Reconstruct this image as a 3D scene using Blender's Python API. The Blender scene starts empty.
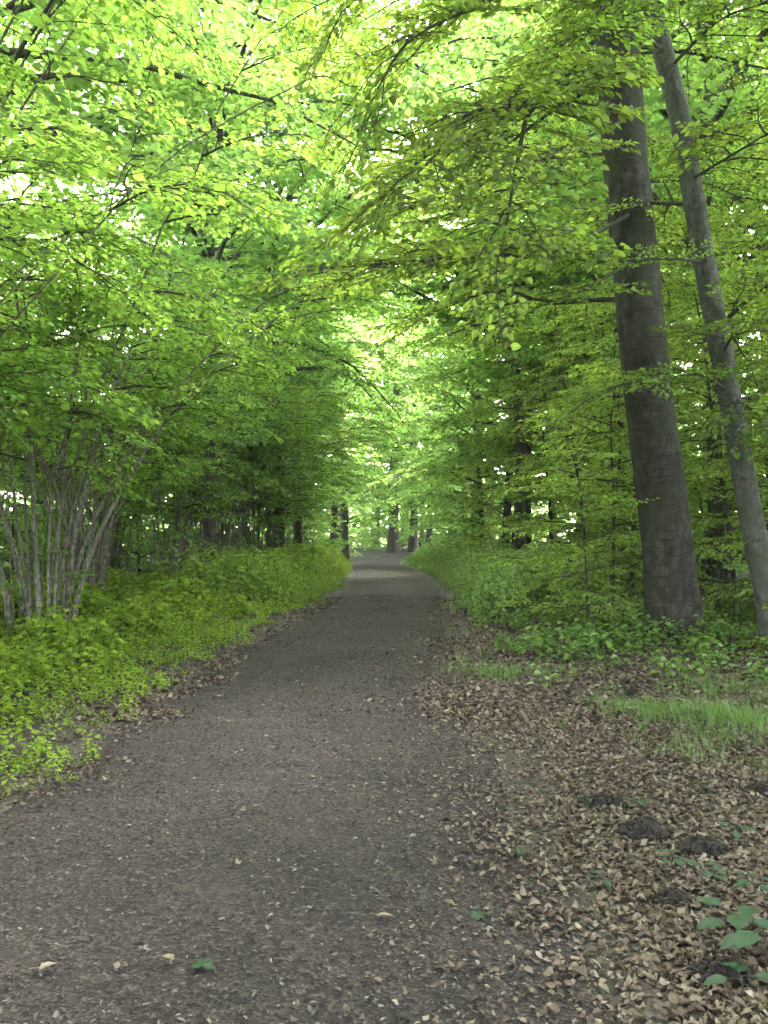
import bpy, math, random
import numpy as np

R = math.radians
sc = bpy.context.scene
COL = sc.collection
F, CX, HY, CH = 850.0, 384.0, 540.0, 1.5      # focal length in pixels, centre column, horizon row, eye height

def P(px, py, d):                             # a point seen at (px, py), d metres down the path
    return np.array([(px - CX) / F * d, d, CH + (HY - py) / F * d])

def sstep(a, b, x):
    t = np.clip((x - a) / (b - a), 0, 1)
    return t * t * (3 - 2 * t)

# ------------------------------------------------------------------ path line and ground height
_cy = np.array([-12, 0, 4.4, 8, 11, 15, 18, 22, 25, 30, 34, 40, 46, 50, 53, 55.5, 58, 60, 63, 70])
_cx = np.array([-.7, -.72, -.70, -.68, -.58, -.30, -.12, .10, .22, .26, .18, 0., -.3, -.5, -.3, .5, 2.4, 5., 10., 22.])
_yy = np.linspace(-12, 70, 821)
_xx = np.interp(_yy, _cy, _cx)
_k = np.hanning(31); _k /= _k.sum()
_xx = np.convolve(np.pad(_xx, 15, mode='edge'), _k, mode='valid')
def centre(y): return np.interp(y, _yy, _xx)
HALF = 1.42

def wob(x, y, s, seed=0):                     # cheap smooth noise, about -1..1
    r = np.random.RandomState(seed + 11)
    o = 0
    for i in range(5):
        a = r.uniform(0, 6.28); f = s * r.uniform(.6, 1.7)
        o = o + np.sin((x * math.cos(a) + y * math.sin(a)) * f + r.uniform(0, 6.28))
    return o / 2.6

def ground_h(x, y):
    x = np.asarray(x, float); y = np.asarray(y, float)
    dd = np.abs(x - centre(y)) - HALF
    dd = np.where(y > 66, 4.0, dd)
    off = sstep(0.1, 2.2, dd)
    left = sstep(0.2, 5, -(x - centre(y)) - HALF)
    h = off * (0.06 * wob(x, y, 1.1, 1) + 0.03 * wob(x, y, 3.1, 2) + .05) + left * .22
    h = h + .55 * sstep(57, 66, y) * sstep(0, 3, dd) + off * .012 * wob(x, y, 9, 3)
    h = h + 3.0 * sstep(10, 60, np.abs(x)) * off
    return h

# ------------------------------------------------------------------ materials
def new_mat(name):
    m = bpy.data.materials.new(name); m.use_nodes = True
    nt = m.node_tree; nt.nodes.clear()
    return m, nt, nt.nodes.new('ShaderNodeOutputMaterial')

def N(nt, typ, **kw):
    n = nt.nodes.new(typ)
    for k, v in kw.items():
        if k in n.inputs.keys(): n.inputs[k].default_value = v
        else: setattr(n, k, v)
    return n

def ramp(nt, fac, stops):
    r = nt.nodes.new('ShaderNodeValToRGB')
    e = r.color_ramp.elements
    while len(e) < len(stops): e.new(.5)
    for el, (p, c) in zip(e, stops):
        el.position = p; el.color = (*c, 1)
    nt.links.new(fac, r.inputs[0])
    return r.outputs[0]

def leaf_mat(name, refl, trans, tfac=.5, gloss=.055, rough=.42, lift=.25):
    """thin leaf: reflecting upper face, yellow-green light coming through; every leaf its own tone"""
    m, nt, out = new_mat(name)
    L = nt.links.new
    geo = N(nt, 'ShaderNodeNewGeometry'); oi = N(nt, 'ShaderNodeObjectInfo')
    hs = N(nt, 'ShaderNodeHueSaturation', Color=(*refl, 1)); ht = N(nt, 'ShaderNodeHueSaturation', Color=(*trans, 1))
    mr = N(nt, 'ShaderNodeMapRange'); mr.inputs[3].default_value = .60; mr.inputs[4].default_value = 1.40
    L(geo.outputs['Random Per Island'], mr.inputs[0])
    ob = N(nt, 'ShaderNodeMapRange'); ob.inputs[3].default_value = .482; ob.inputs[4].default_value = .512
    ad = N(nt, 'ShaderNodeMath', operation='ADD'); ad.inputs[1].default_value = 0
    mm = N(nt, 'ShaderNodeMath', operation='MULTIPLY'); mm.inputs[1].default_value = 7.31
    fr = N(nt, 'ShaderNodeMath', operation='FRACT')
    L(geo.outputs['Random Per Island'], mm.inputs[0]); L(mm.outputs[0], fr.inputs[0])
    mx = N(nt, 'ShaderNodeMix'); mx.inputs[0].default_value = .5
    L(fr.outputs[0], mx.inputs[2]); L(oi.outputs['Random'], mx.inputs[3]); L(mx.outputs[0], ob.inputs[0])
    for h in (hs, ht):
        L(mr.outputs[0], h.inputs['Value']); L(ob.outputs[0], h.inputs['Hue'])
    d = N(nt, 'ShaderNodeBsdfDiffuse'); t = N(nt, 'ShaderNodeBsdfTranslucent'); g = N(nt, 'ShaderNodeBsdfGlossy')
    g.inputs['Roughness'].default_value = rough
    L(hs.outputs[0], d.inputs[0]); L(ht.outputs[0], t.inputs[0])
    a = N(nt, 'ShaderNodeMixShader'); a.inputs[0].default_value = tfac
    L(d.outputs[0], a.inputs[1]); L(t.outputs[0], a.inputs[2])
    b = N(nt, 'ShaderNodeMixShader'); b.inputs[0].default_value = gloss
    L(a.outputs[0], b.inputs[1]); L(g.outputs[0], b.inputs[2]); L(b.outputs[0], out.inputs[0])
    return m

def island_mat(name, stops, rough=.8, trans=0, bump=0):
    """dead leaves, chips, crumbs: one tone per separate piece"""
    m, nt, out = new_mat(name); L = nt.links.new
    geo = N(nt, 'ShaderNodeNewGeometry')
    c = ramp(nt, geo.outputs['Random Per Island'], stops)
    p = N(nt, 'ShaderNodeBsdfPrincipled', Roughness=rough)
    p.inputs['Specular IOR Level'].default_value = .3
    tc = N(nt, 'ShaderNodeTexCoord'); nz = N(nt, 'ShaderNodeTexNoise', Scale=60.0, Detail=3.0)
    L(tc.outputs['Object'], nz.inputs['Vector'])
    mrr = N(nt, 'ShaderNodeMapRange'); mrr.inputs[1].default_value = .3; mrr.inputs[2].default_value = .7
    mrr.inputs[3].default_value = .72; mrr.inputs[4].default_value = 1.2
    L(nz.outputs[0], mrr.inputs[0])
    hv = N(nt, 'ShaderNodeHueSaturation'); L(c, hv.inputs['Color']); L(mrr.outputs[0], hv.inputs['Value'])
    L(hv.outputs[0], p.inputs['Base Color'])
    if trans:
        t = N(nt, 'ShaderNodeBsdfTranslucent'); L(hv.outputs[0], t.inputs[0])
        a = N(nt, 'ShaderNodeMixShader'); a.inputs[0].default_value = trans
        L(p.outputs[0], a.inputs[1]); L(t.outputs[0], a.inputs[2]); L(a.outputs[0], out.inputs[0])
    else:
        L(p.outputs[0], out.inputs[0])
    return m

def bark_mat(name, dark, mid, pale, green, scale=1.0, ring=.5):
    m, nt, out = new_mat(name); L = nt.links.new
    tc = N(nt, 'ShaderNodeTexCoord')
    mp = N(nt, 'ShaderNodeMapping'); mp.inputs['Scale'].default_value = (3 * scale, 3 * scale, 1.6 * scale)
    L(tc.outputs['Object'], mp.inputs['Vector'])
    n1 = N(nt, 'ShaderNodeTexNoise', Scale=3.2, Detail=7.0, Roughness=.62); L(mp.outputs[0], n1.inputs['Vector'])
    mp2 = N(nt, 'ShaderNodeMapping'); mp2.inputs['Scale'].default_value = (2.5 * scale, 2.5 * scale, 26 * scale)
    L(tc.outputs['Object'], mp2.inputs['Vector'])
    n2 = N(nt, 'ShaderNodeTexNoise', Scale=1.0, Detail=4.0, Roughness=.6, Distortion=.6); L(mp2.outputs[0], n2.inputs['Vector'])
    n3 = N(nt, 'ShaderNodeTexNoise', Scale=1.1 * scale, Detail=4.0); L(tc.outputs['Object'], n3.inputs['Vector'])
    n4 = N(nt, 'ShaderNodeTexNoise', Scale=45 * scale, Detail=3.0); L(tc.outputs['Object'], n4.inputs['Vector'])
    c1 = ramp(nt, n1.outputs[0], [(.34, dark), (.5, mid), (.64, pale)])
    mx = N(nt, 'ShaderNodeMix', data_type='RGBA'); L(c1, mx.inputs[6])
    mx.inputs[7].default_value = (*dark, 1)
    r2 = ramp(nt, n2.outputs[0], [(.54, (0, 0, 0)), (.62, (ring,) * 3)]); L(r2, mx.inputs[0])
    m2 = N(nt, 'ShaderNodeMix', data_type='RGBA'); L(mx.outputs[2], m2.inputs[6]); m2.inputs[7].default_value = (*green, 1)
    r3 = ramp(nt, n3.outputs[0], [(.48, (0, 0, 0)), (.60, (.65, .65, .65))]); L(r3, m2.inputs[0])
    p = N(nt, 'ShaderNodeBsdfPrincipled', Roughness=.85); p.inputs['Specular IOR Level'].default_value = .25
    L(m2.outputs[2], p.inputs['Base Color'])
    add = N(nt, 'ShaderNodeMath', operation='ADD'); L(n2.outputs[0], add.inputs[0])
    m4 = N(nt, 'ShaderNodeMath', operation='MULTIPLY'); m4.inputs[1].default_value = .5
    L(n4.outputs[0], m4.inputs[0]); L(m4.outputs[0], add.inputs[1])
    b = N(nt, 'ShaderNodeBump', Strength=.8, Distance=.03); L(add.outputs[0], b.inputs['Height'])
    L(b.outputs[0], p.inputs['Normal']); L(p.outputs[0], out.inputs[0])
    return m

M = {}
M['hazel_leaf'] = leaf_mat('hazel_leaf', (.10, .18, .035), (.34, .54, .08), .55, .03)
M['beech_leaf'] = leaf_mat('beech_leaf', (.078, .128, .034), (.31, .46, .06), .55, .03)
M['sapling_leaf'] = leaf_mat('sapling_leaf', (.12, .185, .035), (.46, .60, .10), .56, .03)
M['shaded_leaf'] = leaf_mat('shaded_leaf', (.055, .10, .022), (.25, .37, .045), .54, .02)  # beech leaf darkened: the shade of the hanging sprays put into its colour
M['far_leaf'] = leaf_mat('far_leaf', (.115, .19, .06), (.36, .57, .13), .55, .03)
M['cover_leaf'] = leaf_mat('cover_leaf', (.15, .235, .025), (.36, .52, .045), .45, .02)
M['bank_leaf'] = leaf_mat('bank_leaf', (.16, .24, .045), (.36, .52, .06), .45, .03)
M['fern_leaf'] = leaf_mat('fern_leaf', (.18, .26, .085), (.38, .54, .12), .45, .04)
M['grass_blade'] = leaf_mat('grass_blade', (.085, .16, .028), (.18, .32, .035), .40)
M['seedling_leaf'] = leaf_mat('seedling_leaf', (.030, .060, .030), (.045, .09, .03), .30, .02, .5)
M['hazel_bark'] = bark_mat('hazel_bark', (.055, .046, .036), (.17, .15, .118), (.33, .305, .255), (.11, .115, .06), 3.0, .6)
M['twig_bark'] = bark_mat('twig_bark', (.03, .026, .02), (.055, .048, .036), (.09, .08, .062), (.04, .045, .02), 3.0, .3)
M['beech_bark'] = bark_mat('beech_bark', (.016, .013, .010), (.033, .028, .022), (.062, .054, .043), (.030, .032, .016), 1.0, .75)
M['slim_bark'] = bark_mat('slim_bark', (.042, .040, .034), (.074, .071, .061), (.118, .113, .10), (.055, .058, .036), 1.6, .5)
M['far_bark'] = bark_mat('far_bark', (.035, .03, .025), (.08, .07, .058), (.14, .125, .105), (.06, .065, .03), 1.0, .5)
M['litter'] = island_mat('litter', [(0, (.040, .023, .017)), (.3, (.090, .057, .042)), (.7, (.150, .106, .079)), (.92, (.195, .147, .115)), (1, (.255, .205, .168))], .62, .10)
M['chip'] = island_mat('chip', [(0, (.007, .005, .0048)), (.4, (.028, .021, .0195)), (.75, (.075, .060, .056)), (.93, (.13, .108, .10)), (1, (.24, .205, .19))], .75)
M['soil'] = island_mat('soil', [(0, (.016, .013, .011)), (1, (.035, .028, .022))], .95)

def path_mat():
    m, nt, out = new_mat('path_chippings'); L = nt.links.new
    tc = N(nt, 'ShaderNodeTexCoord')
    mp = N(nt, 'ShaderNodeMapping'); mp.inputs['Rotation'].default_value = (0, 0, .5)
    L(tc.outputs['Object'], mp.inputs['Vector'])
    wn = N(nt, 'ShaderNodeTexNoise', Scale=14.0, Detail=3.0); L(mp.outputs[0], wn.inputs['Vector'])
    dis = N(nt, 'ShaderNodeMix', data_type='RGBA', blend_type='LINEAR_LIGHT'); dis.inputs[0].default_value = .03
    L(mp.outputs[0], dis.inputs[6]); L(wn.outputs['Color'], dis.inputs[7])
    v = N(nt, 'ShaderNodeTexVoronoi', Scale=52.0); v.inputs['Randomness'].default_value = 1.0
    L(dis.outputs[2], v.inputs['Vector'])
    v2 = N(nt, 'ShaderNodeTexVoronoi', Scale=135.0); L(dis.outputs[2], v2.inputs['Vector'])
    big = N(nt, 'ShaderNodeTexNoise', Scale=.8, Detail=5.0, Roughness=.6); L(tc.outputs['Object'], big.inputs['Vector'])
    sx = N(nt, 'ShaderNodeSeparateColor'); L(v.outputs['Color'], sx.inputs[0])
    sx2 = N(nt, 'ShaderNodeSeparateColor'); L(v2.outputs['Color'], sx2.inputs[0])
    c = ramp(nt, sx.outputs[0], [(0, (.020, .0145, .0135)), (.55, (.044, .0335, .031)), (.86, (.072, .057, .053)), (1, (.14, .119, .111))])
    c2 = ramp(nt, sx2.outputs[0], [(0, (.0165, .012, .0112)), (.6, (.044, .0325, .030)), (1, (.103, .084, .078))])
    mx = N(nt, 'ShaderNodeMix', data_type='RGBA'); mx.inputs[0].default_value = .5
    L(c, mx.inputs[6]); L(c2, mx.inputs[7])
    tint = ramp(nt, big.outputs[0], [(.3, (.68, .63, .66)), (.55, (.98, .88, .89)), (.75, (1.32, 1.14, 1.10))])
    mu = N(nt, 'ShaderNodeMix', data_type='RGBA', blend_type='MULTIPLY'); mu.inputs[0].default_value = 1
    L(mx.outputs[2], mu.inputs[6]); L(tint, mu.inputs[7])
    p = N(nt, 'ShaderNodeBsdfPrincipled', Roughness=.8); p.inputs['Specular IOR Level'].default_value = .3
    L(mu.outputs[2], p.inputs['Base Color'])
    ad = N(nt, 'ShaderNodeMath', operation='ADD'); L(v.outputs['Distance'], ad.inputs[0])
    ml = N(nt, 'ShaderNodeMath', operation='MULTIPLY'); ml.inputs[1].default_value = .6
    L(sx2.outputs[1], ml.inputs[0]); L(ml.outputs[0], ad.inputs[1])
    b = N(nt, 'ShaderNodeBump', Strength=1.0, Distance=.022); L(ad.outputs[0], b.inputs['Height'])
    L(b.outputs[0], p.inputs['Normal']); L(p.outputs[0], out.inputs[0])
    return m

def floor_mat():
    m, nt, out = new_mat('forest_floor'); L = nt.links.new
    tc = N(nt, 'ShaderNodeTexCoord')
    v = N(nt, 'ShaderNodeTexVoronoi', Scale=26.0); L(tc.outputs['Object'], v.inputs['Vector'])
    s = N(nt, 'ShaderNodeSeparateColor'); L(v.outputs['Color'], s.inputs[0])
    c = ramp(nt, s.outputs[0], [(0, (.019, .0145, .0115)), (.5, (.040, .030, .023)), (1, (.085, .066, .050))])
    n = N(nt, 'ShaderNodeTexNoise', Scale=.9, Detail=5.0); L(tc.outputs['Object'], n.inputs['Vector'])
    mx = N(nt, 'ShaderNodeMix', data_type='RGBA'); L(c, mx.inputs[6]); mx.inputs[7].default_value = (.045, .04, .02, 1)
    L(ramp(nt, n.outputs[0], [(.42, (0, 0, 0)), (.65, (.7, .7, .7))]), mx.inputs[0])
    p = N(nt, 'ShaderNodeBsdfPrincipled', Roughness=.9); L(mx.outputs[2], p.inputs['Base Color'])
    b = N(nt, 'ShaderNodeBump', Strength=.8, Distance=.03); L(s.outputs[1], b.inputs['Height'])
    L(b.outputs[0], p.inputs['Normal']); L(p.outputs[0], out.inputs[0])
    return m
M['path'] = path_mat(); M['floor'] = floor_mat()

# ------------------------------------------------------------------ mesh helpers (everything is quads in numpy)
def mesh_from(name, V, Q, mats, MI=None, smooth=False):
    me = bpy.data.meshes.new(name)
    V = np.ascontiguousarray(V, np.float32); Q = np.ascontiguousarray(Q, np.int32)
    me.vertices.add(len(V)); me.vertices.foreach_set('co', V.ravel())
    me.loops.add(Q.size); me.loops.foreach_set('vertex_index', Q.ravel())
    me.polygons.add(len(Q)); me.polygons.foreach_set('loop_start', np.arange(0, Q.size, 4, dtype=np.int32))
    for m in mats: me.materials.append(m)
    if MI is not None: me.polygons.foreach_set('material_index', np.ascontiguousarray(MI, np.int32))
    sm = np.full(len(Q), bool(smooth)) if not isinstance(smooth, np.ndarray) else smooth
    me.polygons.foreach_set('use_smooth', sm)
    me.update(calc_edges=True)
    return me

def link(name, me, parent=None, loc=(0, 0, 0)):
    o = bpy.data.objects.new(name, me); COL.objects.link(o)
    o.location = loc
    if parent is not None: o.parent = parent
    return o

def tag(o, label=None, cat=None, group=None, kind=None):
    if label: o['label'] = label
    if cat: o['category'] = cat
    if group: o['group'] = group
    if kind: o['kind'] = kind
    return o

def empty(name, loc, rz=0, s=1):
    o = bpy.data.objects.new(name, None); COL.objects.link(o)
    o.location = loc; o.rotation_euler = (0, 0, rz); o.scale = (s, s, s); o.empty_display_size = .3
    return o

def dup(root, loc, rz, s):
    r = root.copy(); COL.objects.link(r); r.location = loc; r.rotation_euler = (0, 0, rz); r.scale = (s, s, s)
    for ch in list(root.children):
        c = ch.copy(); COL.objects.link(c); c.parent = r
    return r

class Bag:
    """collects vertices and quads"""
    def __init__(s): s.V, s.Q, s.M, s.n, s.S = [], [], [], 0, []
    def add(s, V, Q, mi=0, smooth=False):
        V = np.asarray(V); Q = np.asarray(Q)
        s.V.append(V); s.Q.append(Q + s.n); s.n += len(V)
        s.M.append(np.full(len(Q), mi) if np.isscalar(mi) else mi); s.S.append(np.full(len(Q), smooth))
    def arrays(s): return np.concatenate(s.V), np.concatenate(s.Q), np.concatenate(s.M)
    def build(s, name, mats):
        V, Q, MI = s.arrays()
        return mesh_from(name, V, Q, mats, MI, np.concatenate(s.S))

def tube(pts, rad, k=5, cap=True, wobble=None):
    pts = np.asarray(pts, float); rad = np.asarray(rad, float); n = len(pts)
    t = np.gradient(pts, axis=0); t /= np.linalg.norm(t, axis=1)[:, None] + 1e-9
    a = np.array([1., 0, 0]) if abs(t[0][0]) < .8 else np.array([0, 1., 0])
    u = np.cross(t, a); u /= np.linalg.norm(u, axis=1)[:, None] + 1e-9
    v = np.cross(t, u)
    th = np.linspace(0, 2 * np.pi, k, endpoint=False)
    rr = rad[:, None] * np.ones(k)
    if wobble is not None: rr = rr * wobble(np.linspace(0, 1, n)[:, None], th[None, :])
    V = pts[:, None, :] + rr[..., None] * (np.cos(th)[None, :, None] * u[:, None, :] + np.sin(th)[None, :, None] * v[:, None, :])
    V = V.reshape(-1, 3)
    i = np.arange(n - 1)[:, None] * k; j = np.arange(k)[None, :]; j2 = (j + 1) % k
    Q = np.stack([i + j, i + j2, i + k + j2, i + k + j], -1).reshape(-1, 4)
    return V, Q[:, ::-1]

def smooth_line(pts, n):
    pts = np.asarray(pts, float); m = len(pts)
    s = np.linspace(0, m - 1, n)
    out = []
    for q in s:                                # Catmull-Rom
        i = min(int(q), m - 2); t = q - i
        p0, p1, p2, p3 = pts[max(i - 1, 0)], pts[i], pts[i + 1], pts[min(i + 2, m - 1)]
        out.append(.5 * ((2 * p1) + (-p0 + p2) * t + (2 * p0 - 5 * p1 + 4 * p2 - p3) * t * t + (-p0 + 3 * p1 - 3 * p2 + p3) * t ** 3))
    return np.array(out)

def unit(v): return v / (np.linalg.norm(v, axis=-1, keepdims=True) + 1e-9)

def leaves(base, d, nrm, L, W, fold=.16, curl=.12, rng=None):
    """folded six-point leaf blades, all at once"""
    base = np.asarray(base); d = unit(np.asarray(d)); s = unit(np.cross(nrm, d)); n = np.cross(d, s)
    L = np.asarray(L)[:, None]; W = np.asarray(W)[:, None]
    def pt(a, b, h): return base + d * L * a + s * W * b + n * L * h
    V = np.stack([pt(0, 0, 0), pt(.30, .50, fold), pt(.68, .42, fold * .8 - curl * .4), pt(1, 0, -curl),
                  pt(.68, -.42, fold * .8 - curl * .4), pt(.30, -.50, fold)], 1).reshape(-1, 3)
    i = np.arange(len(base))[:, None] * 6
    Q = np.concatenate([i + np.array([[0, 3, 2, 1]]), i + np.array([[0, 5, 4, 3]])])
    return V, Q

def rotz2(v, a):
    c, s = np.cos(a), np.sin(a)
    return np.array([v[0] * c - v[1] * s, v[0] * s + v[1] * c, v[2]])

def make_spray(seed, leafL, ratio, step, side_step, twigs=True, tilt=.35):
    """a flat leafy spray about one metre long, growing along +x with alternate side twigs"""
    r = np.random.RandomState(seed); b = Bag()
    B, D, Nn, S = [], [], [], []
    t = np.linspace(0, 1, 7); ph = r.uniform(0, 6)
    main = np.stack([t, .05 * np.sin(t * 4 + ph) - .05 * math.sin(ph), -.16 * t ** 2 + .02 * np.sin(t * 9)], 1)
    def at(q): return np.array([np.interp(q, t, main[:, i]) for i in range(3)])
    lines = [(main, np.linspace(.009, .003, 7), 4)]
    q = .10; sg = 1
    while q < .97:
        sg = -sg; ln = (.50 * (1 - q) ** .6 + .06) * r.uniform(.7, 1.2) * (min(1, .45 + q * 2.2))
        a = sg * R(r.uniform(42, 62)); d0 = np.array([math.cos(a), math.sin(a), r.uniform(-.16, .12)])
        p0 = at(q); d1 = unit(rotz2(d0, -sg * R(20)) + np.array([0, 0, -.12]))
        tw = np.array([p0, p0 + d0 * ln * .5, p0 + d0 * ln * .5 + d1 * ln * .5])
        lines.append((tw, np.array([.0045, .0035, .002]), 3))
        m = max(1, int(ln / step)); s2 = 1 if r.rand() < .5 else -1
        for k in range(m + 1):
            f = (k + .7) / (m + .7)
            pos = tw[0] + (tw[1] - tw[0]) * min(1, f * 2) + (tw[2] - tw[1]) * max(0, f * 2 - 1)
            s2 = -s2; dl = d0 if f < .5 else d1
            ang = s2 * R(r.uniform(35, 65)) if k < m else r.uniform(-.2, .2)
            B.append(pos); D.append(rotz2(dl, ang) + np.array([0, 0, r.uniform(-.28, .08)]))
            Nn.append(np.array([r.normal(0, tilt), r.normal(0, tilt), 1])); S.append(leafL * r.uniform(.65, 1.15))
        q += side_step * r.uniform(.75, 1.25)
    S = np.array(S)
    b.add(*leaves(np.array(B), np.array(D), np.array(Nn), S, S * ratio * r.uniform(.88, 1.12, len(S))), 0)
    if twigs:
        for ln_, rd, k in lines: b.add(*tube(ln_, rd, k), 1)
    return b.arrays()

HAZEL_SP = [make_spray(10 + i, .118, .80, .084, .10) for i in range(5)]
BEECH_SP = [make_spray(30 + i, .078, .66, .056, .085) for i in range(5)]
SAP_SP = [make_spray(70 + i, .128, .66, .084, .108) for i in range(5)]
HANG_SP = [make_spray(90 + i, .088, .68, .062, .09, True, .62) for i in range(5)]
FAR_SP = [make_spray(50 + i, .19, .74, .135, .115, False, .5) for i in range(4)]

class Crown:
    """spray placements; merged into one leaf mesh"""
    def __init__(s, lib): s.lib, s.items, s.wood = lib, [], Bag()
    def put(s, pos, d, scale, r, up=None):
        d = unit(np.asarray(d, float)); u = np.array([r.normal(0, .2), r.normal(0, .2), 1.]) if up is None else up
        y = unit(np.cross(u, d)); z = np.cross(d, y)
        if r.rand() < .5: y = -y                # mirrored sprays
        s.items.append((r.randint(len(s.lib)), np.stack([d, y, z], 1) * scale, np.asarray(pos, float)))
    def bough(s, line, r, spacing=.30, sscale=.9, start=.15, rad=None, droop=.15, wood=None, k=4, spread=50):
        """a limb with sprays alternating to both sides and one at its tip"""
        line = np.asarray(line, float); n = len(line)
        seg = np.r_[0, np.cumsum(np.linalg.norm(np.diff(line, axis=0), axis=1))]; Ltot = seg[-1]
        rad = np.linspace(.006 + .008 * Ltot, .005, n) if rad is None else rad
        (wood or s.wood).add(*tube(line, rad, k), 1, True)
        q = Ltot * start; sg = 1 if r.rand() < .5 else -1
        while q < Ltot * .98:
            p = np.array([np.interp(q, seg, line[:, i]) for i in range(3)])
            q2 = min(Ltot, q + .05); d = unit(np.array([np.interp(q2, seg, line[:, i]) - np.interp(q2 - .1, seg, line[:, i]) for i in range(3)]))
            sg = -sg; f = q / Ltot
            dd = rotz2(d, sg * R(r.uniform(spread - 15, spread + 12)))
            dd[2] = dd[2] * .4 + r.uniform(-droop, droop * .6)
            s.put(p, dd, sscale * r.uniform(.7, 1.15) * (1 - .35 * f), r)
            q += spacing * r.uniform(.7, 1.3)
        s.put(line[-1], line[-1] - line[-2], sscale * r.uniform(.6, .8), r)
    def mesh(s, name, leaf, bark):
        b = s.wood
        for ti in range(len(s.lib)):
            V, Q, MI = s.lib[ti]
            T = [(m, p) for i, m, p in s.items if i == ti]
            if not T: continue
            A = np.stack([m for m, p in T]); Pp = np.stack([p for m, p in T])
            W = np.einsum('kij,vj->kvi', A, V) + Pp[:, None]
            nv = len(V); K = len(T)
            b.add(W.reshape(-1, 3), (Q[None] + (np.arange(K) * nv)[:, None, None]).reshape(-1, 4), np.tile(MI, K))
        return b.build(name, [leaf, bark])

def curve_out(p, az, length, rise, sag, r, n=7):
    """a limb leaving p towards azimuth az, rising first, then arching over"""
    t = np.linspace(0, 1, n); j = r.uniform(-.5, .5)
    a = az + j * t
    x = np.cumsum(np.r_[0, np.cos(a[1:])]) / (n - 1) * length; y = np.cumsum(np.r_[0, np.sin(a[1:])]) / (n - 1) * length
    z = length * (rise * t - sag * t * t) + r.normal(0, .02, n) * length * t
    return np.stack([p[0] + x, p[1] + y, p[2] + z], 1)

# ------------------------------------------------------------------ plant prototypes
def build_hazel(seed, height, nst, bias=0, reach=1.0, nb=8, name='hazel_bush'):
    r = np.random.RandomState(seed); c = Crown(HAZEL_SP); stems = []
    for i in range(nst):
        az = 6.283 * i / nst + r.uniform(-.4, .4)
        rd = r.uniform(.08, .46); h = height * r.uniform(.65, 1.05); out = h * (.08 + .60 * r.rand()) * reach
        b0 = np.array([rd * math.cos(az), rd * math.sin(az), -.12])
        t = np.linspace(0, 1, 12); az2 = az + r.uniform(-.5, .5)
        o = out * t ** 1.7; tw = r.normal(0, .085, (12, 2)).cumsum(0) * t[:, None]
        line = np.stack([b0[0] + o * math.cos(az2) + tw[:, 0], b0[1] + o * math.sin(az2) + tw[:, 1], b0[2] + h * (t * 1.12 - .12 * t ** 3)], 1)
        r0 = .014 + .038 * r.rand() ** 1.6
        stems.append((line, np.linspace(r0, .007, 12)))
        for j in range(nb if i % 5 else nb - 2):
            f = .36 + .62 * ((j + r.rand()) / nb) ** .8
            p = np.array([np.interp(f, t, line[:, q]) for q in range(3)])
            a = az2 + r.normal(0, 1.0); ln = r.uniform(.7, 1.7) * (1.15 - .45 * f)
            c.bough(curve_out(p, a, ln, r.uniform(.1, .55), r.uniform(.1, .5), r, 5), r, .28, .95, .15)
        c.put(line[-1], line[-1] - line[-2] + np.array([0, 0, -.4]), .8, r)
    for j in range(6):                          # young upright shoots from the stool
        a = r.uniform(0, 6.28); q = r.uniform(.1, .45); h = r.uniform(1.2, 2.6); t = np.linspace(0, 1, 6)
        o = q + .35 * h * r.rand() * t ** 1.4
        stems.append((np.stack([o * math.cos(a), o * math.sin(a), -.1 + h * t], 1), np.linspace(.013, .004, 6)))
        for k in range(3):
            c.put(stems[-1][0][2 + k], [math.cos(a + r.normal(0, 1.2)), math.sin(a + r.normal(0, 1.2)), .1], .5, r)
    root = empty(name, (0, 0, 0))
    for l, rad in stems:
        b = Bag(); b.add(*tube(l, rad, 7), 0, True)
        link('stem', b.build('stem', [M['hazel_bark']]), root)
    link('crown', c.mesh('hazel_crown', M['hazel_leaf'], M['twig_bark']), root)
    return root

def build_sapling(seed, height, lib=None, leaf='sapling_leaf', nb=16, blen=1.6, low=.08, name='beech_sapling', lean=.12):
    r = np.random.RandomState(seed); c = Crown(lib or SAP_SP)
    t = np.linspace(0, 1, 12); a = r.uniform(0, 6.28)
    o = lean * height * t ** 1.3; tw = r.normal(0, .04, (12, 2)).cumsum(0) * t[:, None]
    line = np.stack([o * math.cos(a) + tw[:, 0], o * math.sin(a) + tw[:, 1], -.1 + (height + .1) * t], 1)
    root = empty(name, (0, 0, 0))
    b = Bag(); b.add(*tube(line, np.linspace(.008 + .0062 * height, .006, 12), 7), 0, True)
    link('trunk', b.build('trunk', [M['twig_bark']]), root)
    for j in range(nb):
        f = low + (1 - low) * (j + r.rand()) / nb
        p = np.array([np.interp(f, t, line[:, q]) for q in range(3)])
        ln = blen * r.uniform(.65, 1.2) * (1.1 - .65 * f) * (.65 + min(.35, f * 2))
        c.bough(curve_out(p, j * 2.4 + r.normal(0, .4), ln, r.uniform(.05, .4), r.uniform(.05, .35), r, 6), r, .26, .95, .15)
    link('crown', c.mesh('sapling_crown', M[leaf], M['twig_bark']), root)
    return root

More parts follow.
